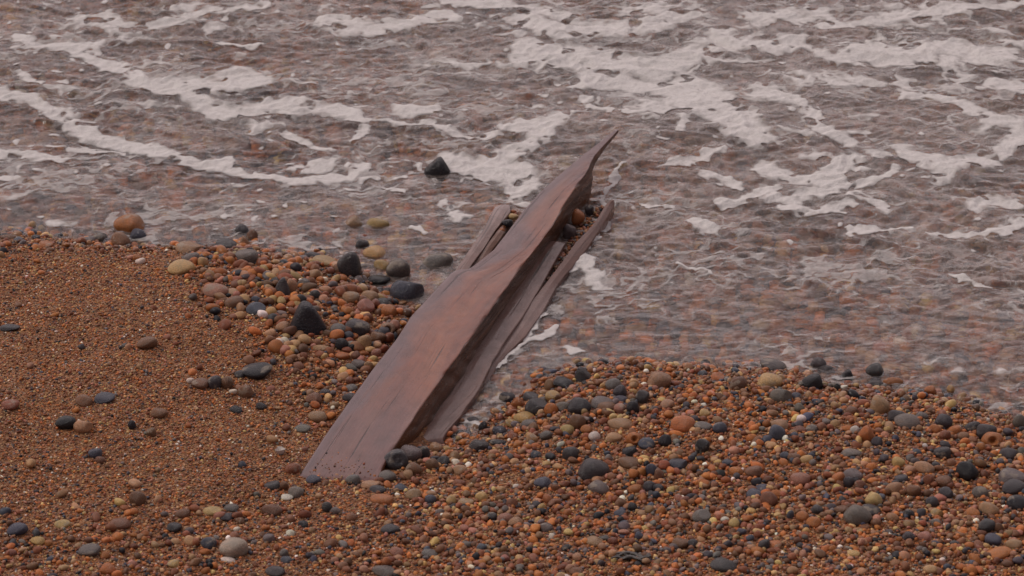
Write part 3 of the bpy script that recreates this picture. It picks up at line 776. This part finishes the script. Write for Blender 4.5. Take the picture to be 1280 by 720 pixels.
def loft(name, secs, mat, parent, seed, n=150, m=9, rnd=2, rag=0.0025, calm=None, sm=0.6):
    P, us = catmull(secs, n, sm)
    K = P.shape[1]
    BEV = (0.0, 0.035, 0.09, 0.2, 0.4, 0.6, 0.8, 0.91, 0.965)   # rows crowd at the arrises so that edges stay crisp
    m = len(BEV)
    loops = []
    for k in range(K):
        A, B = P[:, k], P[:, (k + 1) % K]
        for f in BEV:
            loops.append(A * (1 - f) + B * f)
    Q = np.stack(loops, 1)
    for _ in range(rnd):
        Q = 0.5 * Q + 0.25 * np.roll(Q, 1, 1) + 0.25 * np.roll(Q, -1, 1)
    M = Q.shape[1]
    cen = Q.mean(1, keepdims=True)
    seg = np.linalg.norm(np.roll(Q, -1, 1) - Q, axis=2)
    vv = np.cumsum(seg, 1) - seg
    vv = vv - vv[:, m:m + 1] + 0.14            # measured from the left arris, so that the grain runs along it
    uu = np.repeat(us[:, None], M, 1)
    ang = np.arange(M) / M * 2 * math.pi
    # ragged, grain-following relief
    cyl = vv * 1.0
    side = 1.0 if calm is None else np.where((np.arange(M) // m >= calm[0]) & (np.arange(M) // m < calm[1]), 0.12, 1.0)[None, :]
    rel = side * fbm(uu * 5 + seed, cyl * 70, seed, 3) * rag + side * fbm(uu * 16, cyl * 20 + 5, seed + 3, 3) * rag * 0.7
    d = Q - cen
    d /= np.maximum(np.linalg.norm(d, axis=2, keepdims=True), 1e-6)
    lim = np.minimum(1.0, np.linalg.norm(Q - cen, axis=2) / 0.03)
    Q = Q + d * (rel * lim)[:, :, None]
    V = Q.reshape(-1, 3)
    i = np.arange(n - 1)[:, None] * M + np.arange(M)[None, :]
    j = np.arange(n - 1)[:, None] * M + (np.arange(M)[None, :] + 1) % M
    F = np.stack([i, j, j + M, i + M], -1).reshape(-1, 4)
    c0, c1 = len(V), len(V) + 1
    V = np.concatenate([V, Q[0].mean(0)[None], Q[-1].mean(0)[None]])
    k = np.arange(M)
    cap0 = np.stack([np.full(M, c0), (k + 1) % M, k, np.full(M, c0)], 1)[:, :3]
    cap1 = np.stack([np.full(M, c1), (n - 1) * M + k, (n - 1) * M + (k + 1) % M], 1)
    me = bpy.data.meshes.new(name)
    me.from_pydata(V.tolist(), [], F.tolist() + cap0.tolist() + cap1.tolist())
    me.polygons.foreach_set('use_smooth', np.ones(len(me.polygons), bool))
    uvl = me.uv_layers.new(name='grain')
    U = np.concatenate([uu.ravel(), [us[0], us[-1]]]); W = np.concatenate([vv.ravel(), [0, 0]])
    li = np.empty(len(me.loops), np.int32); me.loops.foreach_get('vertex_index', li)
    uvl.data.foreach_set('uv', np.stack([U[li] + seed, W[li]], 1).astype(np.float32).ravel())
    import bmesh
    b = bmesh.new(); b.from_mesh(me)
    bmesh.ops.recalc_face_normals(b, faces=b.faces)
    b.to_mesh(me); b.free()
    return link(name, me, mat, parent)

root = bpy.data.objects.new('driftwood_timber', None)
COL.objects.link(root)
tag(root, 'long split reddish brown driftwood timber running from the sand into the water', 'driftwood')

BEAM = [  # left edge, right edge, foot of the side face, z of the top, z of the foot, z of the underside
    ((335, 645), (446, 645), (462, 640), 0.026, -0.02, -0.07), ((372, 596), (472, 598), (480, 600), 0.061, 0.010, -0.07), ((405, 545), (490, 562), (511, 562), 0.066, 0.012, -0.07),
    ((437, 500), (512, 528), (538, 529), 0.066, 0.010, -0.07), ((470, 455), (546, 480), (572, 482), 0.066, 0.010, -0.07), ((496, 422), (564, 455), (588, 458), 0.066, 0.010, -0.07),
    ((514, 394), (583, 430), (607, 427), 0.066, 0.010, -0.07), ((526, 381), (606, 397), (630, 391), 0.066, 0.010, -0.07), ((563, 341), (630, 363), (652, 360), 0.066, 0.010, -0.07), ((571, 337), (641, 348), (661, 348), 0.066, 0.011, -0.07),
    ((586, 336), (651, 333), (670, 336), 0.066, 0.012, -0.07), ((617, 312), (670, 310), (687, 307), 0.067, 0.012, -0.07), ((639, 283), (690, 283), (707, 283), 0.068, 0.012, -0.07),
    ((656, 261), (703, 259), (722, 260), 0.069, 0.010, -0.07), ((675, 240), (716, 238), (738, 244), 0.070, 0.012, -0.05), ((702, 216), (731, 218), (741, 224), 0.072, 0.036, 0.010),
    ((727, 195), (742, 196), (744, 203), 0.075, 0.052, 0.035), ((752, 176), (760, 176), (761, 180), 0.078, 0.064, 0.055), ((769, 162), (773, 162), (773, 165), 0.080, 0.074, 0.070)]
secs = []
for L, Rr, B, zt, zb, zu in BEAM:
    l, r, b = up(L, zt), up(Rr, zt), up(B, zb)
    lb = l.copy(); lb[2] = zu; lb[0] += 0.006
    bb = b.copy(); bb[2] = zu; bb[0] -= 0.008
    mid = (l + r) / 2; mid[2] += 0.0004
    secs.append([lb, l, mid, r, b, bb])
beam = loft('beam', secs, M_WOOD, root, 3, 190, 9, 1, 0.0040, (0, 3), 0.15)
beam.data.materials.append(M_WOOD_D)               # the torn side below the right arris gets a darker wood colour
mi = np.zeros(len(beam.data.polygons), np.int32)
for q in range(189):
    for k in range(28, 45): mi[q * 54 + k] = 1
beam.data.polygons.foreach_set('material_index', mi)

def plank(name, rows, mat, seed, zlow, ext=0.0, n=110):
    ss = []
    for (L, Rr, zl, zr) in rows:
        l, r = up(L, zl), up(Rr, zr)
        l[0] -= ext
        low = zlow if not callable(zlow) else zlow(zl)
        lb, rb = l.copy(), r.copy()
        lb[2] = low; rb[2] = low
        ss.append([lb, l, (l + r) / 2 + np.array([0, 0, 0.002]), r, rb])
    return loft(name, ss, mat, root, seed, n, 9, 1, 0.0018, (1, 3))

plank('lower_plank', [((520, 580), (572, 572), -0.03, -0.03), ((514, 560), (553, 549), 0.012, 0.008), ((538, 529), (574, 521), 0.014, 0.008), ((572, 482), (598, 487), 0.016, 0.009), ((588, 458), (616, 451), 0.018, 0.012),
      ((611, 421), (632, 426), 0.020, 0.013), ((630, 391), (652, 398), 0.021, 0.014), ((655, 357), (676, 358), 0.022, 0.015), ((670, 336), (688, 337), 0.023, 0.016), ((687, 310), (703, 311), 0.024, 0.018), ((697, 301), (708, 303), 0.022, 0.018)], M_WOOD_P, 7, -0.07, 0.02)
plank('splinter', [((586, 505), (598, 497), -0.004, -0.008), ((614, 456), (627, 450), 0.004, 0.000), ((644, 409), (657, 419), 0.008, 0.003), ((664, 378), (680, 387), 0.012, 0.005), ((682, 354), (697, 356), 0.016, 0.007),
      ((706, 323), (717, 331), 0.022, 0.010), ((720, 303), (735, 308), 0.027, 0.014), ((743, 279), (751, 284), 0.032, 0.022), ((757, 256), (766, 258), 0.038, 0.032), ((764, 250), (768, 251), 0.041, 0.038)], M_WOOD_P, 13, lambda z: -0.06 if z < 0.025 else z - 0.035, 0.0)
plank('splinter', [((554, 356), (582, 352), 0.034, 0.03), ((572, 334), (588, 333), 0.036, 0.030), ((590, 307), (604, 311), 0.033, 0.027), ((605, 285), (620, 287), 0.030, 0.024), ((612, 270), (630, 275), 0.027, 0.022), ((618, 260), (638, 264), 0.024, 0.020), ((625, 256), (637, 256), 0.020, 0.018)], M_WOOD_P, 17, -0.06, 0.0, 80)
plank('splinter', [((580, 345), (596, 342), 0.018, 0.018), ((594, 328), (606, 328), 0.022, 0.018), ((608, 307), (618, 308), 0.024, 0.018), ((622, 288), (630, 291), 0.022, 0.018), ((629, 280), (633, 282), 0.016, 0.014)], M_WOOD_D, 19, -0.06, 0.0, 60)

# ------------------------------------------------------------------ shingle, gravel and grit (uncountable)
TIMBER_PX = [np.array([(372, 596), (405, 545), (437, 500), (470, 455), (497, 422), (514, 394), (533, 377), (560, 348), (572, 334), (605, 285), (618, 259), (640, 256), (640, 280), (675, 240), (727, 195), (769, 160), (776, 166), (744, 205), (741, 240),
                       (768, 248), (768, 256), (735, 312), (697, 360), (650, 424), (600, 492), (553, 549), (515, 563), (480, 600)], float)]

def in_poly(u, v, P):
    ins = np.zeros(u.shape, bool)
    for i in range(len(P)):
        x1, y1 = P[i]; x2, y2 = P[(i + 1) % len(P)]
        c = (y1 > v) != (y2 > v)
        ins ^= c & (u < (x2 - x1) * (v - y1) / ((y2 - y1) or 1e-9) + x1)
    return ins

def pebbly(u, v):
    """0 on the smooth sand, 1 on the coarse shingle"""
    u = np.asarray(u, float); v = np.asarray(v, float)
    right = sstep(430, 560, u + 0.25 * (v - 600))
    low = sstep(600, 700, v) * 0.55
    edge = sstep(200, 260, u) * sstep(430, 350, v - 0.18 * (u - 300)) 
    mid = sstep(300, 420, u) * sstep(570, 500, v) * 0.95
    lines = sstep(14, 0, np.abs(v - 308)) * 0.8
    return np.clip(np.maximum.reduce([right, low, edge, mid, lines]), 0, 1)

NAMES = 'ORNTYGDKBWP'
PALA = np.array([PAL[c] for c in NAMES])
W_GRIT = np.array([26, 17, 20, 18, 7, 4, 1.6, 0.6, 0.3, 2.6, 8]); W_GRIT = W_GRIT / W_GRIT.sum()
W_GRAV = np.array([22, 17, 21, 16, 6, 7, 6, 2.5, 3, 0.9, 6]); W_GRAV = W_GRAV / W_GRAV.sum()
W_SEA = np.array([22, 15, 20, 16, 6, 11, 9, 3.5, 4, 0.8, 6]); W_SEA = W_SEA / W_SEA.sum()

FOOTA = np.array(FOOT)
def clear_of_stones(x, y, k=0.78):
    ok = np.ones(x.shape, bool)
    cell = {}
    gxi, gyi = np.floor(x / 0.05).astype(int), np.floor(y / 0.05).astype(int)
    for i, (a, b, r) in enumerate(FOOT):
        n = int(r / 0.05) + 1
        m = (np.abs(x - a) < r) & (np.abs(y - b) < r)
        if m.any():
            idx = np.nonzero(m)[0]
            ok[idx[np.hypot(x[idx] - a, (y[idx] - b)) < k * r]] = False
    return ok

def scatter(name, x, y, rad, weights, V, F, nvar, seed, sink, label, kind_label, flat=(0.5, 0.9), soft=9.0, jit=0.25, gain=1.0, zb=None, smooth=True):
    r = np.random.default_rng(seed)
    N = len(x)
    variants = [lumpy(V, seed * 10 + k, 10, soft, jit) for k in range(nvar)]
    which = r.integers(0, nvar, N)
    nv, nf = len(V), len(F)
    out = np.empty((N, nv, 3), np.float32)
    yaw = r.uniform(0, 2 * math.pi, N)
    tx, ty = r.normal(0, 0.25, N), r.normal(0, 0.25, N)
    sx, sy, sz = rad * r.uniform(0.9, 1.3, N), rad * r.uniform(0.75, 1.0, N), rad * r.uniform(*flat, N)
    z = (height(x, y) if zb is None else zb) + sz * r.uniform(sink[0], sink[1], N)
    for k in range(nvar):
        m = which == k
        if not m.any(): continue
        P = variants[k][None] * np.stack([sx[m], sy[m], sz[m]], 1)[:, None, :]
        c, s = np.cos(tx[m])[:, None], np.sin(tx[m])[:, None]
        Y, Z = P[..., 1] * c - P[..., 2] * s, P[..., 1] * s + P[..., 2] * c
        c, s = np.cos(ty[m])[:, None], np.sin(ty[m])[:, None]
        X, Z = P[..., 0] * c + Z * s, -P[..., 0] * s + Z * c
        c, s = np.cos(yaw[m])[:, None], np.sin(yaw[m])[:, None]
        out[m, :, 0] = X * c - Y * s + x[m][:, None]
        out[m, :, 1] = X * s + Y * c + y[m][:, None]
        out[m, :, 2] = Z + z[m][:, None]
    ci = r.choice(len(NAMES), N, p=weights)
    colr = PALA[ci] * r.uniform(0.6, 1.35, (N, 1)) * gain * r.uniform(0.92, 1.08, (N, 3))
    faces = (F[None] + (np.arange(N) * nv)[:, None, None]).reshape(-1, 3)
    me = raw_mesh(name, out.reshape(-1, 3), faces, smooth)
    wet = sstep(0.16, 0.01, sdist(x, y) + 0.03 * fbm(x * 8, y * 8, 95, 2))
    colr = colr * (1 - 0.16 * wet)[:, None]
    fattr(me, 'wet', np.repeat(wet, nv))
    cattr(me, 'stone_colour', np.repeat(np.clip(colr, 0, 1), nv, 0))
    return tag(link(name, me, M_SHG), label, kind_label, kind='stuff')

def candidates(n, land, seed, margin=(1.5, 3.95, 6.2)):
    r = np.random.default_rng(seed)
    x = r.uniform(-margin[0], margin[0], n); y = r.uniform(margin[1], margin[2], n)
    d = sdist(x, y)
    m = d > land[0]
    m &= d < land[1]
    return x[m], y[m], d[m]

# medium gravel
x, y, d = candidates(125000, (-0.012, 9), 301)
u, v = to_px(x, y, height(x, y))
r_ = np.random.default_rng(302)
pb = pebbly(u, v) * (0.7 + 0.5 * fbm(x * 6, y * 6, 88, 2))
vis = (u > -120) & (u < 1400) & (v < 790)
m = vis & (r_.uniform(size=len(x)) < 0.10 + 0.30 * sstep(-0.1, 0.6, fbm(x * 5, y * 5, 89, 3)) + 0.22 * sstep(520, 700, v) + 0.84 * pb) & ~in_poly(u, v, TIMBER_PX[0])
x, y, pb = x[m], y[m], pb[m]
rad = 0.0026 + 0.0075 * np.random.default_rng(303).beta(1.0, 4.0, len(x)) * (0.3 + 0.95 * pb)
ok = clear_of_stones(x, y, 0.8)
print('gravel', ok.sum())
scatter('gravel', x[ok], y[ok], rad[ok], W_GRAV, V2, F2, 16, 31, (-0.1, 1.3), 'wet orange, brown and grey fine gravel covering the beach', 'gravel', (0.45, 0.95), 16.0, 0.4, 1.14)
# larger shingle stones
x, y, d = candidates(17000, (0.004, 9), 311)
u, v = to_px(x, y, height(x, y))
r_ = np.random.default_rng(312)
m = (u > -200) & (u < 1480) & (v < 800) & (r_.uniform(size=len(x)) < 0.02 + 0.50 * pebbly(u, v) + 0.5 * sstep(230, 300, u) * sstep(500, 430, v) * sstep(540, 510, u) * pebbly(u, v)) & ~in_poly(u, v, TIMBER_PX[0])
x, y = x[m], y[m]
u, v = to_px(x, y, height(x, y))
bank = sstep(230, 300, u) * sstep(500, 430, v) * sstep(540, 510, u)       # the stones gathered left of the timber
rad = (0.0062 + 0.0065 * np.random.default_rng(313).beta(1.2, 3, len(x))) * (1 + 0.4 * bank)
ok = clear_of_stones(x, y, 1.0)
print('shingle', ok.sum())
scatter('shingle', x[ok], y[ok], rad[ok], W_GRAV, V3, F3, 14, 32, (0.2, 1.0), 'wet mixed orange, tan and dark small shingle stones on the beach', 'shingle', (0.55, 0.85), 8.0, 0.2)
# grit on the sand
x, y, d = candidates(330000, (-0.01, 9), 321)
u, v = to_px(x, y, height(x, y))
m = (u > -60) & (u < 1340) & (v < 760) & ~in_poly(u, v, TIMBER_PX[0])
m &= np.random.default_rng(322).uniform(size=len(x)) < 1.0 - 0.3 * pebbly(u, v)
x, y = x[m], y[m]
rad = 0.0012 + 0.0026 * np.random.default_rng(323).beta(1.0, 4.0, len(x))
ok = clear_of_stones(x, y, 0.9)
print('grit', ok.sum())
V1, F1 = ico(1)
scatter('grit', x[ok], y[ok], rad[ok], W_GRIT, V1, F1, 10, 33, (0.0, 1.0), 'coarse orange brown grit and sand grains', 'grit', (0.55, 0.95), 20.0, 0.45, 1.18, None, False)
# stones on the seabed
x, y, d = candidates(52000, (-9, 0.0), 331, (1.75, 4.3, 7.8))
u, v = to_px(x, y, 0)
m = (u > -150) & (u < 1430) & ~in_poly(u, v, TIMBER_PX[0])
x, y, d = x[m], y[m], d[m]
rad = 0.006 + 0.016 * np.random.default_rng(333).beta(1.1, 3.4, len(x)) * sstep(-0.02, 0.25, -d) + 0.004
ok = clear_of_stones(x, y, 0.9)
ok &= height(x, y) + rad * 0.9 < 0.004 + 0.014 * (np.random.default_rng(335).uniform(size=len(x)) < 0.30 * sstep(-0.28, -0.02, d))
print('seabed', ok.sum())
scatter('seabed_shingle', x[ok], y[ok], rad[ok], W_SEA, V2, F2, 12, 34, (0.1, 0.8), 'brown, orange and grey stones on the seabed under clear water', 'shingle', (0.45, 0.7), 8.0, 0.2, 1.25)

def fill(poly, z, n, seed, r0, r1, name, label):
    P = np.array(poly, float)
    r = np.random.default_rng(seed)
    u = r.uniform(P[:, 0].min(), P[:, 0].max(), n); v = r.uniform(P[:, 1].min(), P[:, 1].max(), n)
    m = in_poly(u, v, P)
    x, y = at_z(u[m], v[m], z)
    rad = r0 + (r1 - r0) * r.beta(1, 2.5, m.sum())
    ok = clear_of_stones(x, y, 0.6)
    scatter(name, x[ok], y[ok], rad[ok], W_GRAV, V2, F2, 8, seed, (-0.3, 0.9), label, 'gravel', (0.5, 0.9), 14.0, 0.35, 1.0, np.full(ok.sum(), z))
fill([(686, 352), (702, 318), (722, 288), (741, 262), (757, 258), (742, 284), (716, 312), (697, 345)], 0.006, 900, 41, 0.003, 0.008, 'gravel', 'wet gravel lodged in the right hand split of the timber')
fill([(590, 334), (606, 306), (624, 280), (640, 264), (648, 266), (632, 290), (616, 312), (600, 334)], 0.008, 520, 42, 0.003, 0.008, 'gravel', 'wet gravel lodged in the left hand split of the timber')
fill([(384, 592), (400, 566), (425, 562), (452, 574), (470, 592), (440, 604), (400, 604)], 0.063, 130, 43, 0.0010, 0.0026, 'grit', 'sand crumbs washed onto the buried end of the timber')
fill([(374, 604), (390, 590), (430, 596), (470, 590), (486, 600), (470, 625), (400, 630), (366, 612)], 0.056, 420, 44, 0.003, 0.0065, 'gravel', 'small gravel banked over the buried end of the timber')

# dark weed washed up on the shingle
def weed(name, px, strands, seed, label, cat):
    r = np.random.default_rng(seed)
    V, F = [], []
    for q in range(strands):
        n = 16
        u = np.linspace(px[0] + r.uniform(0, 8), px[2] - r.uniform(0, 10), n); v = px[1] + r.uniform(-0.5, 0.5) * (px[3] - px[1]) + 3.0 * np.sin(np.linspace(0, r.uniform(3, 7), n) + r.uniform(0, 6))
        x, y, g = on_ground(u, v, 0.008)
        z = g + 0.008 + 0.003 * np.sin(np.linspace(0, 9, n) + q)
        w = 0.0028 * np.sin(np.linspace(0.25, 2.9, n)) + 0.0006
        b = len(V)
        for i in range(n):
            for k in range(6):
                a = k / 6 * 2 * math.pi
                V.append((x[i], y[i] + w[i] * 1.5 * math.cos(a), z[i] + w[i] * 0.6 * math.sin(a)))
        for i in range(n - 1):
            for k in range(6):
                F.append((b + i * 6 + k, b + (i + 1) * 6 + k, b + (i + 1) * 6 + (k + 1) % 6, b + i * 6 + (k + 1) % 6))
    t = NT('wet_dark_weed')
    pos = t.n('ShaderNodeNewGeometry').outputs['Position']
    p = t.n('ShaderNodeBsdfPrincipled', {'Base Color': t.mix(t.noise(pos, 90.0), (0.018, 0.014, 0.012), (0.05, 0.036, 0.024)), 'Roughness': 0.35})
    tag(link(name, raw_mesh(name, np.array(V), np.array(F)), t.out(p.outputs[0])), label, cat)
weed('seaweed', (762, 697, 815, 705), 6, 51, 'dark tangle of seaweed strands on the gravel at the bottom edge', 'seaweed')
weed('twig', (727, 670, 750, 672), 1, 52, 'short dark twig lying on the gravel at bottom centre', 'twig')
